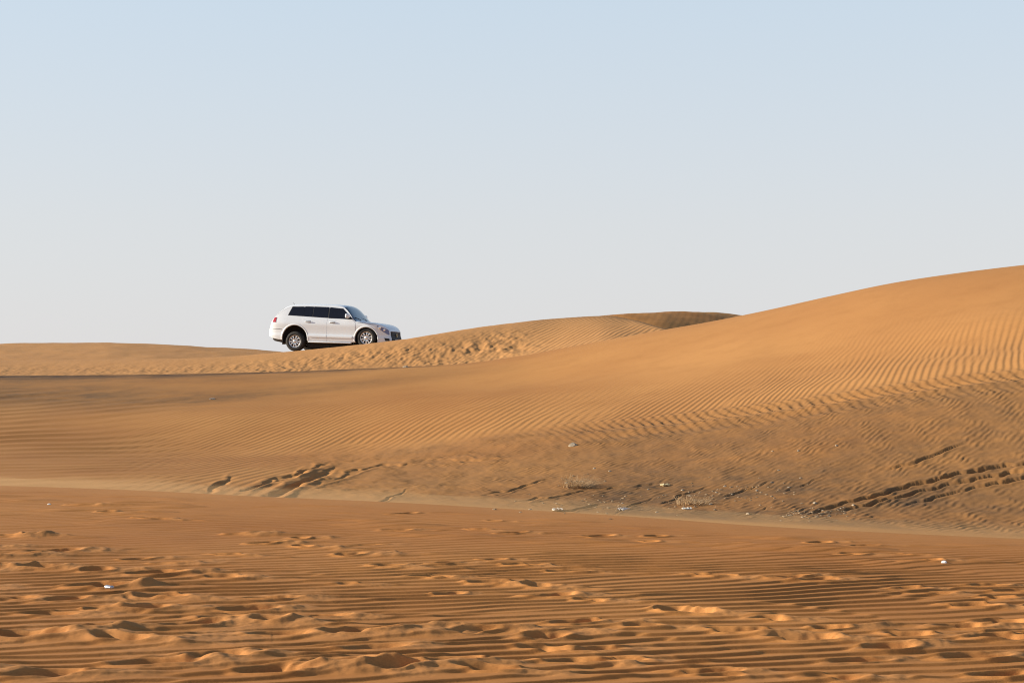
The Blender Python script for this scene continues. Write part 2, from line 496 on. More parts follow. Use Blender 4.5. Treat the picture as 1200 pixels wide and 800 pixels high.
a_up = 0.005 + 0.012 * np.clip(patch, 0, 1) * (band * (0.35 + 0.65 * str_r) + 0.55 * low) + 0.006 * str_r * band
a_up = 0.85 * a_up + 0.004 * lf
a_up *= 0.10 + 0.90 * sstep(10 + 25 * str_r, 60 + 55 * str_r, vv - vr_)
# left end: flatter ripples seen along the slope
left = 1 - sstep(60, 300, uu)
thl = R(24)
sl = -(-x * math.sin(thl) + y * math.cos(thl)) + 0.25 * perlin(x * 0.35, y * 0.3, 59) + 0.06 * perlin(x * 1.2, y * 1.2, 60)
rl = ripple(sl / 0.85, 0.66)
Z[s0:s1] += on * up * ((1 - left) * a_up * rip + left * rl * 0.045 * sstep(8, 30, vv - vr_) * (0.6 + 0.6 * fbm(x * .3, y * .3, 2, 61)))
# lower ground: short broken ripples, lumps and scour marks
dn = 1 - up
rough = fbm(x * 1.4, y * 1.1, 4, 62, 0.55)
sd = 0.76 * x - 0.65 * y + 0.09 * perlin(x * 0.5, y * 0.4, 63) + 0.04 * perlin(x * 2.3, y * 1.8, 64) + 0.03 * perlin(x * 5.1, y * 4, 47)
rd = ripple(sd / 0.105, 0.6) * (0.15 + 1.3 * np.clip(0.40 + 1.2 * fbm(x * 2.6, y * 1.1, 3, 65), 0, 1.3))
sd2 = 0.60 * x - 0.80 * y + 0.10 * perlin(x * 0.9, y * 0.7, 66)
rd2 = ripple(sd2 / 0.15, 0.6)
lo_on = sstep(0, 10, ve_ - vv)
Z[s0:s1] += on * dn * lo_on * (0.0075 * rd + 0.003 * rd2 + 0.012 * rough)
# gentle swells of the big slope: a hollow band across the right half
hol = np.exp(-((vv - (vr_ + 0.62 * (vt - vr_))) / 20.0) ** 2) * sstep(650, 1050, uu)
Z[s0:s1] -= on * 0.16 * hol
Z[s0:s1] += on * 0.06 * fbm(x * 0.11, y * 0.12, 2, 67) * sstep(4, 40, vv - vr_)
# wheel track along the foot of the clean slope (two ruts with tread bars)
along = x * 0.9 + y * 0.3
trk = sstep(560, 800, uu)
for off, dep in ((0.0, 1.0), (11.0, 0.45)):
    dv = vv - (vt + off + 1.3 * perlin(along * 0.4, along * 0 + off, 68))
    prof = np.exp(-(dv / 3.2) ** 2)
    lip = np.exp(-((dv + 6.0) / 2.2) ** 2) + 0.8 * np.exp(-((dv - 6.0) / 2.0) ** 2)
    bars = ripple((along + 0.012 * dv) / 0.15 + 0.3 * perlin(along, dv * 0.2, 69), 0.6)
    Z[s0:s1] += on * trk * dep * (-0.045 * prof + 0.020 * lip + 0.030 * prof * bars + 0.012 * lip * (bars - 0.5))
# ruts running out to the right in the hollow
def rut(pts, half, depth, lipamp, seedv, ufade=(0, 0), reach=12):
    """a wheel rut through frame points, cut into rows s0:s1"""
    lv = line(pts)(U)[None, :]
    u0, u1 = pts[0][0], pts[-1][0]
    m = sstep(u0 - 12, u0 + 30, uu) * (1 - sstep(u1 - 30, u1 + 12, uu))
    jag = 2.4 * fbm(x * 2.0, y * 0.7, 3, seedv) + 0.9 * perlin(x * 6, y * 2, seedv + 1)
    dv = vv - (lv + jag)
    cut = sstep(-half * 1.05, -half * 0.55, dv) * (1 - sstep(-half * 0.2, half * 1.3, dv))
    lp = np.exp(-((dv + half * 1.9) / (half * 0.8)) ** 2) + 0.9 * np.exp(-((dv - half * 2.0) / (half * 0.8)) ** 2)
    k = 0.55 + 0.75 * np.clip(0.5 + fbm(x * 1.3, y * 0.6, 3, seedv + 2), 0, 1.2)
    Z[s0:s1] += on * m * k * (-depth * cut + lipamp * lp)
    return m * np.clip(cut + 0.5 * lp, 0, 1)
hd = rut([(948, 604), (1010, 586), (1080, 567), (1140, 552), (1210, 540), (1420, 500)], 1.7, 0.062, 0.018, 71)
hd = np.maximum(hd, rut([(990, 600), (1040, 587), (1110, 569), (1170, 557), (1215, 549), (1420, 512)], 1.5, 0.052, 0.015, 74))
rut([(1040, 552), (1085, 538), (1130, 520)], 1.5, 0.035, 0.014, 76)
rut([(1060, 595), (1130, 575), (1215, 556), (1420, 520)], 1.4, 0.035, 0.014, 77)
# sand banks with shaded scarps on the left, where wheels broke the foot of the dune
rut([(315, 581), (335, 573), (352, 566), (372, 558), (392, 550)], 3.4, 0.10, 0.035, 81)
rut([(243, 575), (256, 568), (270, 562)], 2.4, 0.07, 0.025, 83)
rut([(280, 575), (310, 566), (345, 558), (385, 545)], 1.5, 0.035, 0.018, 85)
# lip of clean sand over the hard ground: 360..600
rut([(355, 571), (400, 558), (455, 546), (520, 540), (600, 536)], 1.4, 0.014, 0.012, 89)
# scour streaks in the debris hollow
for q, (a0, b0, a1, b1) in enumerate([(600, 590, 700, 572), (640, 600, 720, 588), (690, 575, 790, 562), (720, 600, 770, 580), (760, 592, 830, 570), (870, 606, 905, 592), (840, 585, 900, 566),
                                      (905, 580, 960, 562), (560, 582, 640, 560), (430, 590, 480, 572), (930, 548, 1000, 540), (990, 560, 1030, 548)]):
    rut([(a0, b0), (0.5 * (a0 + a1), 0.5 * (b0 + b1) + 1.5), (a1, b1)], 0.9, 0.015, 0.008, 100 + 3 * q)
# hard ground mask
hm = dn * on * (sstep(380, 480, uu) * (0.55 + 0.45 * sstep(620, 760, uu))) * sstep(0, 5, ve_ - vv)
hm = np.maximum(hm, 0.8 * hd * on)
blotch = np.exp(-((uu - 950) / 130.0) ** 2 - ((vv - 583) / 20.0) ** 2) + np.exp(-((uu - 770) / 110.0) ** 2 - ((vv - 583) / 17.0) ** 2)
hm = np.clip(hm * (0.70 + 0.7 * blotch), 0, 1)
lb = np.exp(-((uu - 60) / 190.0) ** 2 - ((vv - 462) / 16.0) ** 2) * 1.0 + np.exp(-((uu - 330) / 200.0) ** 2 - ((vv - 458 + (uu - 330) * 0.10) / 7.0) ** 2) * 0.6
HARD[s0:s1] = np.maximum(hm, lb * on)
FRESH_LIT[s0:s1] = np.maximum(FRESH_LIT[s0:s1], on * (0.5 * np.exp(-((vv - ve_ + 6) / 6.0) ** 2) + 0.35 * str_r * up))
# wheel-cut lip along the left part of the ridge: dark step facing us
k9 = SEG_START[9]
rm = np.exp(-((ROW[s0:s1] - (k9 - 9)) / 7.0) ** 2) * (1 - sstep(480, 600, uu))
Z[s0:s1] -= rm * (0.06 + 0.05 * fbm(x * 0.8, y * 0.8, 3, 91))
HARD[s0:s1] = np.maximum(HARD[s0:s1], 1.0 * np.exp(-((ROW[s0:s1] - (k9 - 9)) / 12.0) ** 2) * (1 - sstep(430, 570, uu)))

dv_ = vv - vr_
RIDGE_DARK[s0:s1] = on * (1 - sstep(280, 620, uu)) * sstep(-2.5, -0.5, dv_) * (1 - sstep(1.0, 6.5, dv_ + 3.0 * fbm(x * 0.4, y * 0.9, 3, 92) + 2.0 * sstep(120, 300, uu))) * (0.60 + 0.40 * fbm(x * 0.8, y * 0.8, 3, 90))  # darker strip along the left part of the ridge line
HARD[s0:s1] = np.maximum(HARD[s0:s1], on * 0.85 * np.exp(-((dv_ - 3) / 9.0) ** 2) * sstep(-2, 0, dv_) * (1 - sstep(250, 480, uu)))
# ---- ridge with the car, and the far dunes --------------------------------
s0, s1 = SEG_START[10], SEG_START[14]
x, y = Xw[s0:s1], Yw[s0:s1]
uu, vv = Um[s0:s1], Vb[s0:s1]
on = rowmask(11, 14, 8)[s0:s1]
sc_ = 0.95 * x - 0.45 * y + 0.22 * perlin(x * 0.25, y * 0.2, 93) + 0.05 * perlin(x, y, 94)
rc = ripple(sc_ / 0.24, 0.62)
clean = sstep(590, 640, uu)
Z[s0:s1] += on * clean * 0.018 * rc
carzone = sstep(322, 338, uu) * (1 - sstep(462, 478, uu)) * sstep(51.3, 52.4, y)
dz = (1 - clean) * (1 - carzone) * (0.25 + 0.75 * sstep(2, 15, vv - v_car(U)[None, :]) ) * (0.75 + 0.5 * perlin(x * 0.35, y * 0.35, 46))
tramp = fbm(x * 2.6, y * 1.5, 3, 95, 0.6)
Z[s0:s1] += on * dz * (0.6 + 0.4 * sstep(250, 420, uu)) * (0.034 * tramp + 0.012 * ripple((0.9 * x - 0.4 * y) / 0.22 + 0.8 * perlin(x * 1.1, y * 0.8, 96), 0.6))
strong = np.exp(-((uu - 570) / 55.0) ** 2) * np.exp(-((vv - 409) / 8.0) ** 2)
Z[s0:s1] += on * strong * 0.07 * fbm(x * 1.6, y * 1.0, 3, 97, 0.6)
s0, s1 = SEG_START[14], SEG_START[16]
x, y = Xw[s0:s1], Yw[s0:s1]
on = rowmask(14, 16, 6)[s0:s1]
FRESH_LIT[s0:s1] = 0.9 * (1 - sstep(500, 640, Um[s0:s1]))  # left far dunes: sunlit, hazy paleness put into the colour
Z[s0:s1] += on * (0.05 * fbm(x * 0.3, y * 0.3, 3, 98) + 0.003 * ripple((0.98 * x - 0.2 * y) / 0.33 + 0.5 * perlin(x * 0.3, y * 0.2, 99), 0.6))

k0_, k1_ = SEG_START[10] + 20, SEG_START[14]
FRESH_LIT[k0_:k1_] = np.maximum(FRESH_LIT[k0_:k1_], 0.9)  # sunlit look of the car's ridge painted as paler sand
FRESH_LIT[k1_ - 50:SEG_START[16]] *= (1 - sstep(620, 690, Um[k1_ - 50:SEG_START[16]]))
HARD[k0_:k1_] = 0
# ---- sheets ---------------------------------------------------------------
def sheet(name, r0, r1):
    r1 = min(r1, NR - 1)
    n = r1 - r0 + 1
    co = np.empty((n * NC, 3), np.float32)
    co[:, 0] = Xw[r0:r1 + 1].ravel(); co[:, 1] = Yw[r0:r1 + 1].ravel(); co[:, 2] = Z[r0:r1 + 1].ravel()
    idx = np.arange(n * NC, dtype=np.int32).reshape(n, NC)
    quads = np.stack([idx[:-1, :-1], idx[:-1, 1:], idx[1:, 1:], idx[1:, :-1]], -1).reshape(-1, 4)
    me = bpy.data.meshes.new(name)
    me.vertices.add(len(co)); me.vertices.foreach_set('co', co.ravel())
    me.loops.add(quads.size); me.loops.foreach_set('vertex_index', quads.ravel().astype(np.int32))
    me.polygons.add(len(quads))
    me.polygons.foreach_set('loop_start', np.arange(0, quads.size, 4, dtype=np.int32))
    me.polygons.foreach_set('use_smooth', np.ones(len(quads), bool))
    for an, arr in (('hard', HARD), ('fresh_lit', FRESH_LIT), ('ridge_dark', RIDGE_DARK), ('red', RED)):
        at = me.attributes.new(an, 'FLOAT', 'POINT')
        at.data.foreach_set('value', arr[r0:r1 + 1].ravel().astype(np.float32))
    me.update(); me.validate()
    me.materials.append(SAND)
    o = bpy.data.objects.new(name, me)
    COL.objects.link(o)
    return o

cutA = SEG_START[4] + 10; cutB = SEG_START[10] + 20; cutC = SEG_START[13] + 20
tag(sheet('sand_flat', 0, cutA), 'flat rippled orange sand with footprints in front of the dune', 'sand', kind='structure')
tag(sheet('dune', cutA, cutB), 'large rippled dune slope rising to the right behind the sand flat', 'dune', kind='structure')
tag(sheet('dune', cutB, cutC), 'trampled sand ridge that the white car drives along', 'dune', kind='structure')
tag(sheet('dune', cutC, NR - 1), 'distant dunes with low rounded tops behind the car', 'dune', kind='structure')

# the desert goes on behind the camera and out to the sides
bm = bmesh.new()
def quad(a, b, c, d): bm.faces.new([bm.verts.new(p) for p in (a, b, c, d)])
quad((-2600, -2600, 0), (2600, -2600, 0), (2600, 1.2, 0), (-2600, 1.2, 0))
tag(from_bm('ground', bm, SAND, smooth=False), 'open flat sand of the desert around the dunes', 'ground', kind='structure')
bm = bmesh.new()
quad((-3000, -2000, -2.6), (3000, -2000, -2.6), (3000, 3000, -2.6), (-3000, 3000, -2.6))
tag(from_bm('terrain', bm, SAND, smooth=False), 'low desert floor below and beyond the dunes', 'ground', kind='structure')

Vz = VH + (HC - Z) * F / Q
def ground_at(u, v):
    """first point of the sand seen at a place of the frame"""
    j = int(np.argmin(np.abs(U - u)))
    col = Vz[:, j]
    i = int(np.argmax((col <= v) & (Q[:, j] > 6.5)))
    return Vector((Xw[i, j], Yw[i, j], Z[i, j]))

# ----------------------------------------------------------------- blown sand along the near edge
def dust_bank():
    bm = bmesh.new()
    rows = []
    us = np.linspace(-700, 1900, 90)
    prof = [(-1.0, 0.0), (-0.6, 0.12), (-0.25, 0.4), (0.0, 0.85), (0.2, 1.3), (0.35, 1.0), (0.6, 0.5), (0.9, 0.1), (1.3, -0.7)]
    for i, u in enumerate(us):
        ve = float(v_edge(np.array([u]))[0]); de = HC * F / (ve - VH)
        h = (0.085 + 0.025 * math.sin(i * 0.7) + 0.018 * math.sin(i * 1.9 + 1)) * float(1 - 0.8 * sstep(750, 1100, u))
        ring = []
        for (o, k) in prof:
            d = de + o
            ring.append(bm.verts.new(((u - 600) / F * d, d, 0.03 + h * k)))
        for (o, k) in reversed(prof[1:-1]):
            d = de + o
            ring.append(bm.verts.new(((u - 600) / F * d, d, -0.35)))
        rows.append(ring)
    n = len(rows[0])
    for a, b in zip(rows[:-1], rows[1:]):
        for k in range(n):
            bm.faces.new((a[k], a[(k + 1) % n], b[(k + 1) % n], b[k]))
    bm.faces.new(rows[0]); bm.faces.new(list(reversed(rows[-1])))
    bmesh.ops.recalc_face_normals(bm, faces=bm.faces)
    m = bpy.data.materials.new('blown_sand')
    m.use_nodes = True
    nt = m.node_tree
    nt.nodes.clear()
    out = nt.nodes.new('ShaderNodeOutputMaterial')
    vol = nt.nodes.new('ShaderNodeVolumePrincipled')
    vol.inputs['Color'].default_value = (1.0, 0.68, 0.36, 1)
    vol.inputs['Density'].default_value = 0.16
    vol.inputs['Anisotropy'].default_value = 0.2
    nt.links.new(vol.outputs[0], out.inputs['Volume'])
    o = from_bm('dust', bm, m, smooth=False)
    tag(o, 'thin veil of blown sand drifting over the edge of the sand flat', 'dust', kind='stuff')
dust_bank()

# ================================================================= the car
WHITE = vary(principled('white_paint', (0.73, 0.775, 0.825), 0.32, 0, 0.35), 1.1, 0.03)
GLASS = principled('tinted_glass', (0.010, 0.010, 0.016), 0.06, 0, 0.0, 0.35)
SCREEN = principled('windscreen_glass', (0.03, 0.045, 0.07), 0.03, 0, 0.6, 0.9)
BLACK = vary(principled('black_plastic', (0.018, 0.018, 0.019), 0.65), 30, 0.2)
RUBBER = vary(principled('tyre_rubber', (0.022, 0.021, 0.020), 0.85), 25, 0.25, 0.4, 120)
ALLOY = vary(principled('alloy', (0.68, 0.68, 0.69), 0.32, 0.75), 8, 0.05)
CHROME = principled('chrome', (0.75, 0.75, 0.76), 0.12, 1.0)
LAMP = principled('headlight_glass', (0.15, 0.19, 0.36), 0.4, 0.0, 0.1)  # blue of the reflected sky put into the base colour
REFL = principled('lamp_reflector', (0.9, 0.9, 0.92), 0.1, 0.6, 1.0)
REDL = principled('red_lens', (0.42, 0.012, 0.015), 0.15, 0, 1.0)
AMBER = principled('amber_lens', (0.6, 0.2, 0.02), 0.2, 0, 0.8)
GOLD = principled('emblem_metal', (0.72, 0.60, 0.36), 0.2, 0.9)
DARKUND = vary(principled('underbody', (0.012, 0.011, 0.010), 0.8), 6, 0.3)

XS_T = [(-2.50, 1.00), (-2.48, 1.08), (-2.42, 1.20), (-2.34, 1.335), (-2.22, 1.495), (-2.08, 1.635), (-1.92, 1.750), (-1.76, 1.825), (-1.6, 1.862), (-1.3, 1.890), (-0.7, 1.905), (0.0, 1.902), (0.28, 1.885), (0.46, 1.845), (0.58, 1.765),
        (0.74, 1.60), (0.88, 1.43), (0.95, 1.355), (1.00, 1.310), (1.06, 1.285), (1.4, 1.258), (1.57, 1.242), (1.88, 1.198), (2.03, 1.152), (2.14, 1.102), (2.22, 1.040), (2.27, 0.985), (2.30, 0.930)]
XS_B = [(-2.50, 0.62), (-2.3, 0.53), (-1.9, 0.47), (-1.2, 0.455), (1.3, 0.455), (1.9, 0.45), (2.2, 0.42), (2.30, 0.46)]
XS_M = [(-2.50, 0.76), (-2.485, 0.815), (-2.44, 0.875), (-2.34, 0.935), (-2.15, 0.975), (-1.8, 0.995), (-1, 1), (1, 1), (1.45, 0.997), (1.75, 0.98), (1.95, 0.945), (2.08, 0.90), (2.17, 0.845), (2.24, 0.775), (2.28, 0.71), (2.30, 0.65)]
ZW = [(0.38, 0.86), (0.46, 0.905), (0.52, 0.935), (0.60, 0.945), (0.66, 0.953), (0.74, 0.938), (0.90, 0.945), (1.10, 0.963), (1.15, 0.960), (1.22, 0.938), (1.30, 0.920), (1.36, 0.900), (1.60, 0.823), (1.80, 0.748), (1.92, 0.70)]
def P1(tab): 
    a = [p[0] for p in tab]; b = [p[1] for p in tab]
    return lambda q: float(pchip(a, b, np.array([min(max(q, a[0]), a[-1])]))[0])
fT, fB, fM, fW = P1(XS_T), P1(XS_B), P1(XS_M), P1(ZW)
from functools import lru_cache
fT = lru_cache(None)(fT); fB = lru_cache(None)(fB); fM = lru_cache(None)(fM); fW = lru_cache(None)(fW)
def zs_of(X):
    return max(fT(X) - (0.10 - 0.066 * float(sstep(0.92, 1.12, X))), fB(X) + 0.2)
NEXP = 2.7
def deform(X, y, z):
    if X > 1.8:
        k = ((X - 1.8) / 0.5) ** 1.5
        X = X + k * (0.055 * (1 - float(sstep(0.60, 0.80, z))) - 0.10 * max(0, z - 0.80) - 0.03 * (y / 0.9) ** 2)
    if X < -2.1:
        k = (-2.1 - X) / 0.48
        X = X - k * (0.055 * (1 - float(sstep(0.86, 0.93, z)))) + k * 0.06 * float(sstep(0.62, 0.5, z))
    return Vector((X, y, z))
def side_pt(X, z, sgn):
    T, zs = fT(X), zs_of(X)
    ys = fW(zs) * fM(X)
    if z <= zs:
        return deform(X, sgn * fW(z) * fM(X), z)
    s = min(1, (z - zs) / (T - zs))
    a = math.asin(s ** (NEXP / 2))
    return deform(X, sgn * ys * math.cos(a) ** (2 / NEXP), z)
def top_pt(X, a):
    """a from 0 (right edge) to pi (left edge)"""
    T, zs = fT(X), zs_of(X)
    ys = fW(zs) * fM(X)
    c, s = math.cos(a), math.sin(a)
    return deform(X, -ys * math.copysign(abs(c) ** (2 / NEXP), c), zs + (T - zs) * max(s, 0) ** (2 / NEXP))
def section(X):
    B, zs = fB(X), zs_of(X)
    pts = [deform(X, 0, B + 0.02), deform(X, -fW(B) * fM(X) * 0.5, B + 0.01), deform(X, -fW(B) * fM(X) * 0.93, B)]
    NS = 22
    for i in range(NS):
        z = B + 0.012 + (zs - B - 0.012) * i / (NS - 1)
        pts.append(side_pt(X, z, -1))
    for i in range(1, 10):
        pts.append(top_pt(X, math.pi / 2 * (i / 10) ** 1.15))
    pts.append(top_pt(X, math.pi / 2))
    full = list(pts)
    for p in reversed(pts[1:-1]):
        full.append(Vector((p.x, -p.y, p.z)))
    return full

stations = sorted(set([round(v, 4) for v in list(np.linspace(-2.50, -2.2, 16)) + list(np.linspace(-2.15, 0.1, 36)) + list(np.linspace(0.15, 1.35, 36)) + list(np.linspace(1.4, 2.0, 14)) + list(np.linspace(2.03, 2.30, 16))]))
def body_bm():
    bm = bmesh.new()
    rings = [[bm.verts.new(p) for p in section(X)] for X in stations]
    n = len(rings[0])
    for a, b in zip(rings[:-1], rings[1:]):
        for k in range(n):
            bm.faces.new((a[k], a[(k + 1) % n], b[(k + 1) % n], b[k]))
    bm.faces.new(list(reversed(rings[0]))); bm.faces.new(rings[-1])
    bmesh.ops.recalc_face_normals(bm, faces=bm.faces)
    return bm

AXF, AXR = 1.425, -1.425
# how far each axle sits above / below its rest height in the body
WZF, WZR = 0.55, 0.275      # set again after placing the car
ARCH = {AXF: (0.605, 0.445), AXR: (0.55, 0.505)}      # arch centre height, radius
def cyl_bm(r, y0, y1, n=64, cx=0, cz=0):
    bm = bmesh.new()
    a = [bm.verts.new((cx + r * math.cos(2 * math.pi * i / n), y0, cz + r * math.sin(2 * math.pi * i / n))) for i in range(n)]
    b = [bm.verts.new((cx + r * math.cos(2 * math.pi * i / n), y1, cz + r * math.sin(2 * math.pi * i / n))) for i in range(n)]
    for i in range(n):
        bm.faces.new((a[i], a[(i + 1) % n], b[(i + 1) % n], b[i]))
    bm.faces.new(list(reversed(a))); bm.faces.new(b)
    bmesh.ops.recalc_face_normals(bm, faces=bm.faces)
    return bm

car = bpy.data.objects.new('car', None)
COL.objects.link(car)
tag(car, 'white four wheel drive estate car with dark windows cresting the sand ridge', 'car')

tmp = from_bm('tmp_body', body_bm(), WHITE)
cutters = []
for ax in (AXF, AXR):
    for s in (-1, 1):
        ys = (-1.3, -0.50) if s < 0 else (0.50, 1.3)
        c = from_bm('tmp_cut', cyl_bm(ARCH[ax][1], ys[0], ys[1], 64, ax, ARCH[ax][0]), None)
        md = tmp.modifiers.new('b', 'BOOLEAN')
        md.operation = 'DIFFERENCE'; md.solver = 'EXACT'; md.object = c
        cutters.append(c)
dg = bpy.context.evaluated_depsgraph_get()
me = bpy.data.meshes.new_from_object(tmp.evaluated_get(dg))
me.name = 'body'
for c in cutters: bpy.data.objects.remove(c)
bpy.data.objects.remove(tmp)
me.polygons.foreach_set('use_smooth', [True] * len(me.polygons))
try: me.set_sharp_from_angle(angle=R(38))
except Exception: pass
body = bpy.data.objects.new('body', me)
COL.objects.link(body)
body.parent = car

def normal_at(fn, a, b, e=0.004):
    p = fn(a, b)
    n = (fn(a + e, b) - p).cross(fn(a, b + e) - p)
    return n.normalized() if n.length > 1e-12 else Vector((0, 0, 1))
def patch(fn, A, B, off, back=0.02, outward=None):
    """a thin plate lying on a surface: A,B are (n x m) grids of its two surface coordinates"""
    bm = bmesh.new()
    n, m = len(A), len(A[0])
    g, h = [], []
    for i in range(n):
        r, q = [], []
        for j in range(m):
            p = fn(A[i][j], B[i][j]); nn = normal_at(fn, A[i][j], B[i][j])
            if outward and nn.dot(outward(p)) < 0: nn = -nn
            r.append(bm.verts.new(p + nn * off)); q.append(bm.verts.new(p - nn * back))
        g.append(r); h.append(q)
    for i in range(n - 1):
        for j in range(m - 1):
            bm.faces.new((g[i][j], g[i][j + 1], g[i + 1][j + 1], g[i + 1][j]))
            bm.faces.new((h[i][j], h[i + 1][j], h[i + 1][j + 1], h[i][j + 1]))
    def skirt(vs_g, vs_h):
        for k in range(len(vs_g) - 1):
            bm.faces.new((vs_g[k], vs_h[k], vs_h[k + 1], vs_g[k + 1]))
    skirt(g[0], h[0]); skirt(g[-1], h[-1])
    skirt([r[0] for r in g], [r[0] for r in h]); skirt([r[-1] for r in g], [r[-1] for r in h])
    bmesh.ops.recalc_face_normals(bm, faces=bm.faces)
    for e in bm.edges:
        if len(e.link_faces) == 2 and e.calc_face_angle(0) > R(50): e.smooth = False
    return bm
def quad_patch(c00, c10, c11, c01, sgn, off, n=14, m=8, back=0.02, round_=0.0):
    """four (X,z) corners on the car's side: bottom rear, bottom front, top front, top rear"""
    A, B = [], []
    for i in range(n):
        s = i / (n - 1); ra, rb = [], []
        for j in range(m):
            t = j / (m - 1)
            X = (c00[0] * (1 - s) + c10[0] * s) * (1 - t) + (c01[0] * (1 - s) + c11[0] * s) * t
            z = (c00[1] * (1 - s) + c10[1] * s) * (1 - t) + (c01[1] * (1 - s) + c11[1] * s) * t
            ra.append(X); rb.append(z)
        A.append(ra); B.append(rb)
    if round_:
        cx = sum(c[0] for c in (c00, c10, c11, c01)) / 4; cz = sum(c[1] for c in (c00, c10, c11, c01)) / 4
        for i in range(n):
            for j in range(m):
                s = abs(2 * i / (n - 1) - 1); t = abs(2 * j / (m - 1) - 1)
                k = 1 - round_ * (s * t) ** 4
                A[i][j] = cx + (A[i][j] - cx) * k; B[i][j] = cz + (B[i][j] - cz) * k
    return patch(lambda a, b: side_pt(a, b, sgn), A, B, off, back, lambda p: Vector((0, sgn, 0)))

def arch_cut(z, ax, front):
    """x of the wheel arch at a height (front: the arch's front or rear flank)"""
    d = z - ARCH[ax][0]
    r = ARCH[ax][1] + 0.035
    if d < -r * 0.5: d = -r * 0.5
    if abs(d) >= r: return None
    w = math.sqrt(r * r - d * d)
    return ax + (w if front else -w)

SEGS = [0, .06, .14, .22, .3, .38, .46, .54, .62, .7, .78, .86, .93, 1]
def door_panel(x0f, x1f, z0, z1, sgn, off=0.006):
    A, B = [], []
    for t in SEGS:
        z = z0 + (z1 - z0) * t
        xa, xb = x0f(z), x1f(z)
        A.append([xa + (xb - xa) * q / 14 for q in range(15)]); B.append([z] * 15)
    return patch(lambda a, b: side_pt(a, b, sgn), A, B, off, 0.01, lambda p: Vector((0, sgn, 0)))

def box_bm(sx, sy, sz, bev=0.01, seg=3, loc=(0, 0, 0), rot=None):
    bm = bmesh.new()
    bmesh.ops.create_cube(bm, size=1)
    bmesh.ops.scale(bm, vec=(sx, sy, sz), verts=bm.verts)
    if bev: bmesh.ops.bevel(bm, geom=list(bm.edges), offset=bev, segments=seg, profile=0.5, affect='EDGES')
    if rot: bmesh.ops.rotate(bm, verts=bm.verts, cent=(0, 0, 0), matrix=rot)
    bmesh.ops.translate(bm, verts=bm.verts, vec=loc)
    return bm
def tube_bm(path, r, n=8, closed=False):
    bm = bmesh.new()
    rings = []
    N = len(path)
    for i, p in enumerate(path):
        p = Vector(p)
        a = Vector(path[(i - 1) % N if closed else max(i - 1, 0)]); b = Vector(path[(i + 1) % N if closed else min(i + 1, N - 1)])
        t = (b - a).normalized()
        up = Vector((0, 0, 1)) if abs(t.z) < 0.9 else Vector((0, 1, 0))
        e1 = t.cross(up).normalized(); e2 = t.cross(e1)
        rr = r[i] if isinstance(r, (list, tuple)) else r
        rings.append([bm.verts.new(p + (e1 * math.cos(2 * math.pi * k / n) + e2 * math.sin(2 * math.pi * k / n)) * rr) for k in range(n)])
    for i in range(N if closed else N - 1):
        a, b = rings[i], rings[(i + 1) % N]
        for k in range(n): bm.faces.new((a[k], a[(k + 1) % n], b[(k + 1) % n], b[k]))
    if not closed:
        bm.faces.new(list(reversed(rings[0]))); bm.faces.new(rings[-1])
    bmesh.ops.recalc_face_normals(bm, faces=bm.faces)
    return bm

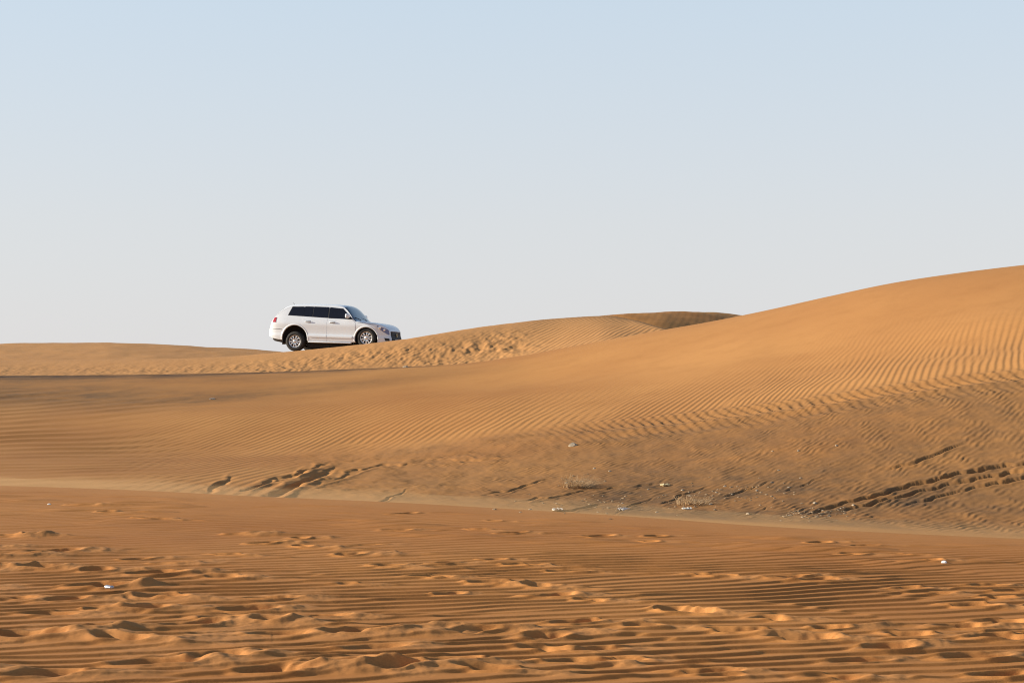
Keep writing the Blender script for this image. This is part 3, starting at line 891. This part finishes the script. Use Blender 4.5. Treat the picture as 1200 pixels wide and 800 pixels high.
for sgn in (-1, 1):
    # front and rear doors with their windows, handles and mirrors
    fd = from_bm('door', door_panel(lambda z: -0.135, lambda z: min(0.98 - max(0, z - 1.2), arch_cut(z, AXF, False) or 0.98), 0.475, 1.325, sgn), WHITE, car)
    rd_ = from_bm('door', door_panel(lambda z: max(-1.13, (arch_cut(z, AXR, True) or -1.13)), lambda z: -0.15, 0.475, 1.325, sgn), WHITE, car)
    # windows
    from_bm('window', quad_patch((-0.095, 1.352), (0.87, 1.338), (0.42, 1.730), (-0.095, 1.772), sgn, 0.007, 18, 10), GLASS, fd)
    from_bm('window', quad_patch((-0.735, 1.383), (-0.14, 1.360), (-0.14, 1.774), (-0.735, 1.780), sgn, 0.007), GLASS, rd_)
    from_bm('quarter_light', quad_patch((-1.10, 1.399), (-0.765, 1.384), (-0.765, 1.780), (-1.10, 1.778), sgn, 0.007), GLASS, rd_)
    from_bm('quarter_window', quad_patch((-1.73, 1.432), (-1.115, 1.400), (-1.115, 1.777), (-1.60, 1.752), sgn, 0.007, 16, 8, 0.02, 0.06), GLASS, car)
    # black surround behind the side panes
    from_bm('window_frame', quad_patch((-1.755, 1.422), (0.885, 1.322), (0.43, 1.737), (-1.615, 1.768), sgn, 0.003, 30, 8), BLACK, car)
    # door mouldings and handles
    from_bm('moulding', quad_patch((-0.86, 0.625), (-0.16, 0.62), (-0.16, 0.70), (-0.88, 0.705), sgn, 0.028, 8, 5, 0.0), WHITE, rd_)
    from_bm('moulding', quad_patch((-0.125, 0.62), (0.86, 0.615), (0.88, 0.69), (-0.125, 0.70), sgn, 0.028, 8, 5, 0.0), WHITE, fd)
    for xx_, dd in ((-0.02, fd), (-1.0, rd_)):
        p = side_pt(xx_, 1.20, sgn)
        h = box_bm(0.23, 0.035, 0.042, 0.012, 2, (p.x, p.y + sgn * 0.035, p.z))
        bmesh.ops.translate(h, verts=h.verts, vec=(0.1, 0, 0))
        hb = from_bm('handle', h, WHITE, dd)
        cup = quad_patch((xx_ + 0.0, 1.165), (xx_ + 0.2, 1.165), (xx_ + 0.2, 1.235), (xx_ + 0.0, 1.235), sgn, 0.009, 4, 4, 0.0)
        from_bm('handle_cup', cup, BLACK, dd)
    # door mirror
    p = side_pt(0.80, 1.42, sgn)
    bm = box_bm(0.13, 0.24, 0.165, 0.05, 4, (0.70, p.y + sgn * 0.17, 1.455))
    for v in bm.verts:
        if v.co.x > 0.72: v.co.y += -sgn * 0.03
    mir = from_bm('mirror', bm, WHITE, fd)
    bm = box_bm(0.07, 0.16, 0.05, 0.015, 2, (0.72, p.y + sgn * 0.05, 1.385))
    from_bm('mirror_arm', bm, BLACK, fd)
    # headlight wrapping the corner, with its reflector bowls
    hl = from_bm('headlight', quad_patch((1.97, 0.965), (2.28, 0.77), (2.262, 0.985), (1.80, 1.145), sgn, 0.006, 16, 8, 0.02, 0.10), LAMP, car)
    for (hx, hz, hr) in ((1.95, 1.05, 0.055), (2.12, 0.97, 0.045)):
        p = side_pt(hx, hz, sgn); nn = normal_at(lambda a, b: side_pt(a, b, sgn), hx, hz)
        if nn.y * sgn < 0: nn = -nn
        bm = bmesh.new()
        bmesh.ops.create_uvsphere(bm, u_segments=14, v_segments=8, radius=hr)
        q = nn.to_track_quat('Z', 'Y').to_matrix()
        bmesh.ops.scale(bm, vec=(1, 1, 0.35), verts=bm.verts)
        bmesh.ops.rotate(bm, verts=bm.verts, cent=(0, 0, 0), matrix=q)
        bmesh.ops.translate(bm, verts=bm.verts, vec=p + nn * 0.004)
        from_bm('reflector', bm, REFL, hl)
    # fog lamp and its dark recess
    fr = from_bm('fog_lamp', quad_patch((2.13, 0.56), (2.25, 0.56), (2.25, 0.65), (2.10, 0.67), sgn, 0.005, 6, 5), BLACK, car)
    # rear lamp
    tl = from_bm('rear_lamp', quad_patch((-2.36, 1.15), (-2.22, 1.15), (-2.20, 1.335), (-2.285, 1.325), sgn, 0.012, 8, 8), REDL, car)
    # seam above the rear bumper, bonnet shut line
    from_bm('bumper_seam', quad_patch((-2.46, 0.895), (-1.97, 0.885), (-1.97, 0.897), (-2.46, 0.907), sgn, 0.006, 14, 3, 0.01), BLACK, car)
    from_bm('bonnet_seam', quad_patch((1.06, 1.212), (1.78, 1.160), (1.78, 1.170), (1.06, 1.222), sgn, 0.003, 14, 3, 0.01), BLACK, car)
    # flares round the wheel arches
    for ax in (AXF, AXR):
        ARCH_Z, ARCH_R = ARCH[ax]
        A, B = [], []
        z_lo = 0.50
        a0 = math.asin((z_lo - ARCH_Z) / (ARCH_R))
        for i in range(31):
            a = a0 + (math.pi - 2 * a0) * i / 30
            A.append([ax + rr * math.cos(a) for rr in (ARCH_R + 0.001, ARCH_R + 0.02, ARCH_R + 0.045, ARCH_R + 0.065)])
            B.append([ARCH_Z + rr * math.sin(a) for rr in (ARCH_R + 0.001, ARCH_R + 0.02, ARCH_R + 0.045, ARCH_R + 0.065)])
        bm = bmesh.new(); g = []
        offs = (0.012, 0.016, 0.011, 0.0)
        for i in range(31):
            r = []
            for k in range(4):
                p = side_pt(A[i][k], B[i][k], sgn)
                r.append(bm.verts.new(p + Vector((0, sgn * offs[k], 0))))
            p = side_pt(A[i][0], B[i][0], sgn)
            r.insert(0, bm.verts.new(p - Vector((0, sgn * 0.05, 0))))
            g.append(r)
        for i in range(30):
            for k in range(4): bm.faces.new((g[i][k], g[i][k + 1], g[i + 1][k + 1], g[i + 1][k]))
        bmesh.ops.recalc_face_normals(bm, faces=bm.faces)
        from_bm('arch_flare', bm, WHITE, car)
        # dark liner inside the arch
        bm = bmesh.new(); r0, r1, r2 = [], [], []
        for i in range(33):
            a = -0.32 + (math.pi + 0.64) * i / 32
            cx, cz = math.cos(a), math.sin(a)
            rr = ARCH_R - 0.006
            r0.append(bm.verts.new((ax + rr * cx, sgn * 0.925, ARCH_Z + rr * cz)))
            r1.append(bm.verts.new((ax + rr * cx, sgn * 0.51, ARCH_Z + rr * cz)))
        for i in range(32): bm.faces.new((r0[i], r0[i + 1], r1[i + 1], r1[i]))
        bm.faces.new(r1)
        from_bm('arch_liner', bm, BLACK, car)
    # step bar under the doors
    from_bm('side_step', box_bm(1.72, 0.13, 0.045, 0.018, 3, (-0.02, sgn * 0.90, 0.437)), WHITE, car)
    # mud flap behind each wheel
    for ax in (AXF, AXR):
        from_bm('mud_flap', box_bm(0.015, 0.26, 0.20, 0.004, 1, (ax - 0.50, sgn * 0.80, 0.41)), BLACK, car)

# windscreen, rear window
def grid(a0, a1, n, b0, b1, m): 
    return [[a0 + (a1 - a0) * i / (n - 1)] * m for i in range(n)], [[b0 + (b1 - b0) * j / (m - 1) for j in range(m)] for i in range(n)]
A, B = grid(0.50, 0.985, 16, 0.16, math.pi - 0.16, 26)
ws = from_bm('windscreen', patch(top_pt, A, B, 0.005, 0.012, lambda p: Vector((0.5, 0, 0.8))), SCREEN, car)
for s in (-0.42, 0.30):
    pa = [(1.0, s + 0.1, fT(1.0) + 0.01), (0.94, s - 0.05, fT(0.94) + 0.008), (0.90, s - 0.35, fT(0.90) + 0.0)]
    from_bm('wiper', tube_bm(pa, 0.009, 6), BLACK, ws)
A, B = grid(-2.36, -1.95, 10, 0.45, math.pi - 0.45, 16)
from_bm('rear_window', patch(top_pt, A, B, 0.005, 0.012, lambda p: Vector((-0.8, 0, 0.5))), GLASS, car)

# nose: grille, emblem, bumper mouth, plate; laid on the front face
def front_pt(y, z):
    return Vector((deform(2.30, y, z).x, y, z))
def front_plate(ys, zs_, off, back, taper=1.0):
    A = [[y * (taper + (1 - taper) * (z - zs_[0]) / (zs_[-1] - zs_[0])) for z in zs_] for y in ys]
    B = [list(zs_) for _ in ys]
    return patch(front_pt, A, B, off, back, lambda p: Vector((1, 0, 0)))
gr = from_bm('grille', front_plate(list(np.linspace(-0.60, 0.60, 13)), list(np.linspace(0.58, 0.915, 7)), 0.010, 0.03, 1.0), BLACK, car)
for z in (0.63, 0.70, 0.77, 0.83, 0.885):
    path = [front_pt(y, z) + Vector((0.016, 0, 0)) for y in np.linspace(-0.56, 0.56, 15)]
    from_bm('grille_bar', tube_bm([tuple(p) for p in path], 0.008, 6), principled('dark_chrome', (0.05, 0.05, 0.055), 0.3, 0.6) if 'dark_chrome' not in bpy.data.materials else bpy.data.materials['dark_chrome'], gr)
path = [front_pt(y, 0.925) + Vector((0.015, 0, 0)) for y in np.linspace(-0.60, 0.60, 15)]
from_bm('grille_trim', tube_bm([tuple(p) for p in path], 0.009, 6), ALLOY, gr)
c = front_pt(0, 0.78) + Vector((0.035, 0, 0))
el = lambda ry, rz, oz=0, oy=0: [(c.x, oy + ry * math.cos(2 * math.pi * k / 20), c.z + oz + rz * math.sin(2 * math.pi * k / 20)) for k in range(20)]
em = from_bm('emblem', tube_bm(el(0.095, 0.066), 0.010, 6, True), GOLD, car)
from_bm('emblem_oval', tube_bm(el(0.034, 0.060), 0.007, 6, True), GOLD, em)
from_bm('emblem_oval', tube_bm(el(0.075, 0.024, 0.036), 0.007, 6, True), GOLD, em)
from_bm('intake', front_plate(list(np.linspace(-0.52, 0.52, 9)), list(np.linspace(0.485, 0.555, 4)), 0.008, 0.03), BLACK, car)
from_bm('number_plate', front_plate(list(np.linspace(-0.26, 0.26, 3)), list(np.linspace(0.565, 0.625, 3)), 0.016, 0.0), principled('plate_white', (0.7, 0.7, 0.68), 0.4), car)

# underside: frame rails, tank, exhaust, axles
bm = box_bm(3.9, 0.95, 0.16, 0.03, 2, (-0.1, 0, 0.40))
from_bm('chassis', bm, DARKUND, car)
from_bm('tank_shade_fill', box_bm(1.5, 1.5, 0.26, 0.06, 3, (-0.25, 0.0, 0.32)), DARKUND, car)  # tank oversized to fill the gap where far wheels and shadow look dark
from_bm('skid_plate', box_bm(0.9, 1.3, 0.06, 0.02, 2, (1.45, 0, 0.36)), DARKUND, car)
from_bm('rear_valance', box_bm(0.55, 1.45, 0.16, 0.05, 3, (-2.14, 0, 0.49), Matrix.Rotation(R(14), 3, 'Y')), BLACK, car)
from_bm('exhaust_pipe', tube_bm([(-0.8, -0.35, 0.36), (-1.6, -0.5, 0.40), (-2.1, -0.55, 0.42), (-2.38, -0.58, 0.47)], 0.035, 10), BLACK, car)
from_bm('antenna', tube_bm([(-1.62, -0.55, 1.85), (-1.70, -0.55, 1.93)], [0.008, 0.004], 6), BLACK, car)

# ---- wheels
TR, TWD, RR = 0.378, 0.275, 0.230
def lathe_bm(profile, n=48):
    """profile of (radius, y); turned about the y axis"""
    bm = bmesh.new()
    rings = [[bm.verts.new((r * math.cos(2 * math.pi * k / n), y, r * math.sin(2 * math.pi * k / n))) for k in range(n)] for r, y in profile]
    for a, b in zip(rings[:-1], rings[1:]):
        for k in range(n): bm.faces.new((a[k], a[(k + 1) % n], b[(k + 1) % n], b[k]))
    bmesh.ops.recalc_face_normals(bm, faces=bm.faces)
    return bm
w = TWD / 2
def make_wheel():
    wh = bpy.data.objects.new('wheel', None)
    COL.objects.link(wh); wh.parent = car
    prof = [(RR - 0.005, -w + 0.03), (RR + 0.012, -w + 0.008), (RR + 0.05, -w - 0.004), (TR - 0.06, -w), (TR - 0.02, -w + 0.018), (TR, -w + 0.05),
            (TR + 0.002, -0.03), (TR - 0.008, -0.022), (TR - 0.008, -0.012), (TR + 0.003, -0.004), (TR + 0.003, 0.004), (TR - 0.008, 0.012), (TR - 0.008, 0.022), (TR + 0.002, 0.03),
            (TR, w - 0.05), (TR - 0.02, w - 0.018), (TR - 0.06, w), (RR + 0.05, w + 0.004), (RR + 0.012, w - 0.008), (RR - 0.005, w - 0.03)]
    bm = lathe_bm(prof, 56)
    from_bm('tyre', bm, RUBBER, wh)
    # rim: barrel, lip, five split spokes, hub
    bm = lathe_bm([(RR + 0.004, -w + 0.004), (RR - 0.014, -w + 0.010), (RR - 0.022, -w + 0.03), (RR - 0.035, w - 0.03)], 48)
    for k in range(5):
        for side in (-1, 1):
            a = 2 * math.pi * k / 5 + 0.3
            d = Vector((math.cos(a), 0, math.sin(a))); t = Vector((-math.sin(a), 0, math.cos(a)))
            p_in = d * 0.05 + t * side * 0.014; p_out = d * (RR - 0.016) + t * side * 0.062
            dirn = (p_out - p_in).normalized(); wd = dirn.cross(Vector((0, 1, 0))).normalized()
            vsx = []
            for (pp, hw, yo) in ((p_in, 0.022, -w + 0.020), (p_in.lerp(p_out, .5), 0.023, -w + 0.010), (p_out, 0.031, -w + 0.016)):
                vsx.append([bm.verts.new(pp + wd * sg * hw + Vector((0, yo + dy, 0))) for sg, dy in ((-1, 0.006), (1, 0.006), (1, 0.045), (-1, 0.045))])
            for q1, q2 in zip(vsx[:-1], vsx[1:]):
                for i in range(4): bm.faces.new((q1[i], q1[(i + 1) % 4], q2[(i + 1) % 4], q2[i]))
    bmesh.ops.recalc_face_normals(bm, faces=bm.faces)
    rim = from_bm('rim', bm, ALLOY, wh, smooth=False)
    from_bm('hub_cap', lathe_bm([(0.0005, -w - 0.004), (0.045, -w), (0.066, -w + 0.012), (0.07, -w + 0.05)], 24), ALLOY, wh)
    from_bm('brake_disc', lathe_bm([(0.0005, -0.03), (RR - 0.045, -0.03), (RR - 0.045, 0.0), (0.0005, 0.0)], 32), DARKUND, wh)
    return wh

# ---- place the car: near-side wheels at their depth on the ridge
HEAD = R(-12.8)
PITCH = R(1.9)             # nose down
hx, hy = math.cos(HEAD), math.sin(HEAD)
Dm = 53.8
mid = Vector(((386.5 - 600) / F * Dm, Dm, 0))
rightv = Vector((hy, -hx, 0))
ctr = mid - rightv * 0.92
car.rotation_euler = (0, PITCH, HEAD)
car.location = (ctr.x, ctr.y, 0)
M = Matrix.Translation(car.location) @ car.rotation_euler.to_matrix().to_4x4()
# height so that the sill is at its place
p = M @ Vector((-0.3, -0.93, 0.46))
car.location.z = zlos(400.2, p.y) - p.z
M = Matrix.Translation(car.location) @ car.rotation_euler.to_matrix().to_4x4()
def wheel_z(ax, v):
    p = M @ Vector((ax, -0.9, 0.39))
    return 0.39 + (zlos(v, p.y) - p.z)
WZF, WZR = wheel_z(AXF, 395.8), wheel_z(AXR, 399.8)
print('wheel heights in body', WZF, WZR, 'car z', car.location.z)
w0 = make_wheel()
def place_wheel(o, ax, s, z):
    o.location = (ax, s * 0.80, z)
    o.rotation_euler = (0, random.uniform(0, 1.2), 0 if s < 0 else math.pi)
place_wheel(w0, AXR, -1, WZR)
for ax, s, z in ((AXF, -1, WZF), (AXR, 1, WZR), (AXF, 1, WZF)):
    o = w0.copy(); COL.objects.link(o); o.parent = car
    for ch in list(w0.children):
        c_ = ch.copy(); COL.objects.link(c_); c_.parent = o
    place_wheel(o, ax, s, z)
for ax, z in ((AXR, WZR), (AXF, WZF)):
    bm = tube_bm([(ax, -0.72, z), (ax, -0.2, z), (ax, 0.1, z), (ax, 0.3, z), (ax, 0.72, z)], [0.055, 0.055, 0.14, 0.055, 0.055], 12)
    from_bm('axle', bm, DARKUND, car)

# ================================================================= small things lying on the sand
STONE = vary(principled('pale_stone', (0.34, 0.27, 0.19), 0.85), 14, 0.25, 0.5, 60)
DSTONE = vary(principled('dark_stone', (0.16, 0.13, 0.10), 0.85), 14, 0.3, 0.5, 60)
PLASTIC = vary(principled('white_plastic', (0.60, 0.57, 0.50), 0.35), 9, 0.06)
YPLAST = vary(principled('yellowed_plastic', (0.72, 0.62, 0.36), 0.45), 9, 0.1)
SILVER = vary(principled('crumpled_foil', (0.40, 0.41, 0.44), 0.4, 0.6), 9, 0.1)
STRAW = vary(principled('dry_straw', (0.42, 0.28, 0.15), 0.8), 3, 0.25)

def stone_bm(r, seed, flat=0.6):
    rg = random.Random(seed)
    bm = bmesh.new()
    bmesh.ops.create_icosphere(bm, subdivisions=2, radius=r)
    planes = [Vector((rg.uniform(-1, 1), rg.uniform(-1, 1), rg.uniform(-0.6, 1))).normalized() for _ in range(9)]
    for v in bm.verts:
        for pl in planes:
            d = v.co.dot(pl) - r * 0.72
            if d > 0: v.co -= pl * d * 0.9
        v.co *= 1 + 0.06 * rg.uniform(-1, 1)
        v.co.z *= flat; v.co.x *= 1.25
    return bm
def litter_bm(size, seed):
    """a crumpled scrap with some thickness"""
    rg = random.Random(seed)
    n = 7
    top, bot = [], []
    bm = bmesh.new()
    for i in range(n):
        for j in range(n):
            x_ = (i / (n - 1) - 0.5) * size * 1.5; y_ = (j / (n - 1) - 0.5) * size
            z_ = size * (0.18 + 0.32 * abs(math.sin(i * 1.3 + seed)) * abs(math.cos(j * 1.1 + seed * .7))) + rg.uniform(0, 0.1) * size
            x_ += rg.uniform(-.06, .06) * size; y_ += rg.uniform(-.06, .06) * size
            top.append(bm.verts.new((x_, y_, z_))); bot.append(bm.verts.new((x_, y_, z_ - 0.12 * size)))
    q = lambda i, j: i * n + j
    for i in range(n - 1):
        for j in range(n - 1):
            bm.faces.new((top[q(i, j)], top[q(i + 1, j)], top[q(i + 1, j + 1)], top[q(i, j + 1)]))
            bm.faces.new((bot[q(i, j)], bot[q(i, j + 1)], bot[q(i + 1, j + 1)], bot[q(i + 1, j)]))
    ring = [q(i, 0) for i in range(n)] + [q(n - 1, j) for j in range(1, n)] + [q(i, n - 1) for i in range(n - 2, -1, -1)] + [q(0, j) for j in range(n - 2, 0, -1)]
    for a, b in zip(ring, ring[1:] + ring[:1]):
        bm.faces.new((top[a], bot[a], bot[b], top[b]))
    bmesh.ops.recalc_face_normals(bm, faces=bm.faces)
    return bm
def place(o, u, v, rz=0, sink=0.01):
    g = ground_at(u, v)
    o.location = (g.x, g.y, g.z - sink)
    o.rotation_euler = (0, 0, rz)
    return o

def bottle_bm(L, r):
    return None

S = []
o = place(from_bm('stone', stone_bm(0.085, 3, 0.85), STONE, smooth=False), 672, 522)
tag(o, 'lone pale stone high on the dune slope above the dry grass tuft', 'stone')
o = place(from_bm('plastic_scrap', litter_bm(0.090, 5), YPLAST, smooth=False), 779, 569, 0.2)
tag(o, 'yellowish white plastic scrap uphill between the two dry grass tufts', 'litter')
o = place(from_bm('plastic_scrap', litter_bm(0.090, 9), PLASTIC, smooth=False), 653, 599, 0.4)
tag(o, 'white plastic scrap near the sand edge below the taller grass tuft', 'litter')
o = place(from_bm('foil_scrap', litter_bm(0.107, 2), SILVER, smooth=False), 731, 598, 0.7)
tag(o, 'crumpled silver scrap with dark folds below the yellowish scrap', 'litter')
o = place(from_bm('plastic_scrap', litter_bm(0.082, 12), PLASTIC, smooth=False), 805, 597, 0.1)
tag(o, 'white torn plastic scrap at the foot of the shorter grass tuft', 'litter')
o = place(from_bm('stone', stone_bm(0.024, 8, 0.8), vary(principled('white_stone', (0.85, 0.84, 0.80), 0.7), 20, 0.05), smooth=False), 1107, 659, 0.3, 0.0)
tag(o, 'small bright white stone alone on the sand flat at the right', 'stone')
o = place(from_bm('plastic_scrap', litter_bm(0.09, 17), PLASTIC, smooth=False), 249, 468, 0.1)
tag(o, 'white speck of litter high on the slope below the car', 'litter')
o = place(from_bm('stone', stone_bm(0.020, 19, 0.8), bpy.data.materials['white_stone'], smooth=False), 57, 591, 0.3, 0.0)
tag(o, 'tiny white stone on the far left of the sand flat', 'stone')
o = place(from_bm('stone', stone_bm(0.09, 23, 0.7), STONE, smooth=False), 475, 430)
tag(o, 'small pale stone at the edge of the ridge below the car bonnet', 'stone')

# crushed drinks can in a footprint
bm = bmesh.new()
rings = []
prof = [(0.018, 0), (0.026, 0.006), (0.033, 0.016), (0.031, 0.05), (0.024, 0.075), (0.032, 0.10), (0.026, 0.118), (0.022, 0.122)]
for r_, h_ in prof:
    rings.append([bm.verts.new((h_, r_ * math.cos(a) * (1.0 + 0.12 * math.sin(3 * a + h_ * 60)), r_ * math.sin(a) * 0.7)) for a in [2 * math.pi * k / 14 for k in range(14)]])
for a_, b_ in zip(rings[:-1], rings[1:]):
    for k in range(14): bm.faces.new((a_[k], a_[(k + 1) % 14], b_[(k + 1) % 14], b_[k]))
bm.faces.new(rings[0]); bm.faces.new(list(reversed(rings[-1])))
bmesh.ops.recalc_face_normals(bm, faces=bm.faces)
o = from_bm('can', bm, SILVER)
o.scale = (0.6,) * 3
place(o, 124, 692, -0.6, -0.03)
tag(o, 'crushed silver drinks can lying in a footprint', 'can')

# smaller stones and scraps across the hollow
spots = [(663, 566), (905, 529), (936, 528), (912, 551), (938, 560), (925, 571), (849, 570), (867, 573), (887, 575), (840, 577), (858, 580), (876, 602), (808, 581), (833, 591), (730, 590), (715, 552),
         (980, 522), (697, 549), (622, 597), (610, 600), (700, 600), (760, 574), (770, 600), (800, 575), (890, 560), (905, 566), (955, 590), (965, 598), (940, 606), (925, 604), (985, 596), (915, 610), (1000, 592)]
proto = [from_bm('stone', stone_bm(0.027, 40 + i, 0.75), STONE if i < 3 else DSTONE, smooth=False) for i in range(4)]
for i, (u_, v_) in enumerate(spots):
    if i < 4: o = proto[i]
    else:
        o = proto[(i * 7) % 4 if i % 5 == 0 else i % 3].copy(); COL.objects.link(o)
    k = random.uniform(0.5, 1.15)
    o.scale = (k, k, k)
    place(o, u_, v_, random.uniform(0, 6), 0.004)
    tag(o, 'small stone half buried in the grey brown ground of the hollow', 'stone', 'small stones scattered in the hollow')
# uncountable chips around the ruts and tufts
bm = bmesh.new()
rg = random.Random(5)
for (cu, cv, su, sv, n) in ((812, 588, 45, 10, 55), (960, 602, 40, 6, 75), (880, 578, 60, 12, 50), (675, 566, 18, 9, 30), (690, 590, 60, 8, 40)):
    for _ in range(n):
        g = ground_at(rg.gauss(cu, su * .6), min(rg.gauss(cv, sv * .6), 612))
        b2 = bmesh.new()
        bmesh.ops.create_icosphere(b2, subdivisions=1, radius=rg.uniform(0.008, 0.022))
        for v in b2.verts: v.co = Vector((v.co.x * 1.3, v.co.y, v.co.z * .7)) * rg.uniform(.75, 1.2) + g
        vm = [bm.verts.new(v.co) for v in b2.verts]
        for f in b2.faces: bm.faces.new([vm[v.index] for v in f.verts])
        b2.free()
tag(from_bm('gravel', bm, vary(principled('chips', (0.28, 0.195, 0.115), 0.9), 5, 0.45), smooth=False), 'pale chips and grit strewn over the hollow', 'gravel', kind='stuff')

# dry grass tufts, each with the sand heaped round its foot
def tuft(u_, v_, n, h, spread, label, lean):
    g = ground_at(u_, v_)
    rg = random.Random(int(u_))
    bm = bmesh.new()
    for k in range(n):
        a = rg.uniform(0, 2 * math.pi); r0 = rg.uniform(0, 1) ** 0.7 * spread * 0.45
        base = Vector((r0 * math.cos(a) * 1.6, r0 * math.sin(a), -0.02))
        L_ = h * rg.uniform(0.35, 1.0)
        d = Vector((math.cos(a) * rg.uniform(.1, .9) + lean, math.sin(a) * rg.uniform(.1, .8), rg.uniform(0.5, 1.2))).normalized()
        side = Vector((-d.y, d.x, 0)); side = side.normalized() if side.length > 1e-5 else Vector((1, 0, 0))
        wd = rg.uniform(0.0018, 0.0038)
        prev = None
        for s_ in range(5):
            t = s_ / 4
            p = base + d * L_ * t + Vector((0, 0, -0.35 * L_ * t * t)) + side * 0.05 * L_ * math.sin(t * 3 + k)
            ww = wd * (1 - 0.8 * t)
            cur = [bm.verts.new(p + side * ww), bm.verts.new(p - side * ww), bm.verts.new(p + Vector((0, 0, ww)))]
            if prev:
                for i in range(3): bm.faces.new((prev[i], prev[(i + 1) % 3], cur[(i + 1) % 3], cur[i]))
            prev = cur
    o = from_bm('grass_tuft', bm, STRAW)
    o.location = g
    tag(o, label, 'dry grass')
tuft(676, 571, 260, 0.42, 0.30, 'pale dry grass tuft, the taller one, standing alone on the slope', 0.35)
tuft(812, 590, 220, 0.26, 0.40, 'low flattened dry grass tuft beside the torn white scrap', 0.3)
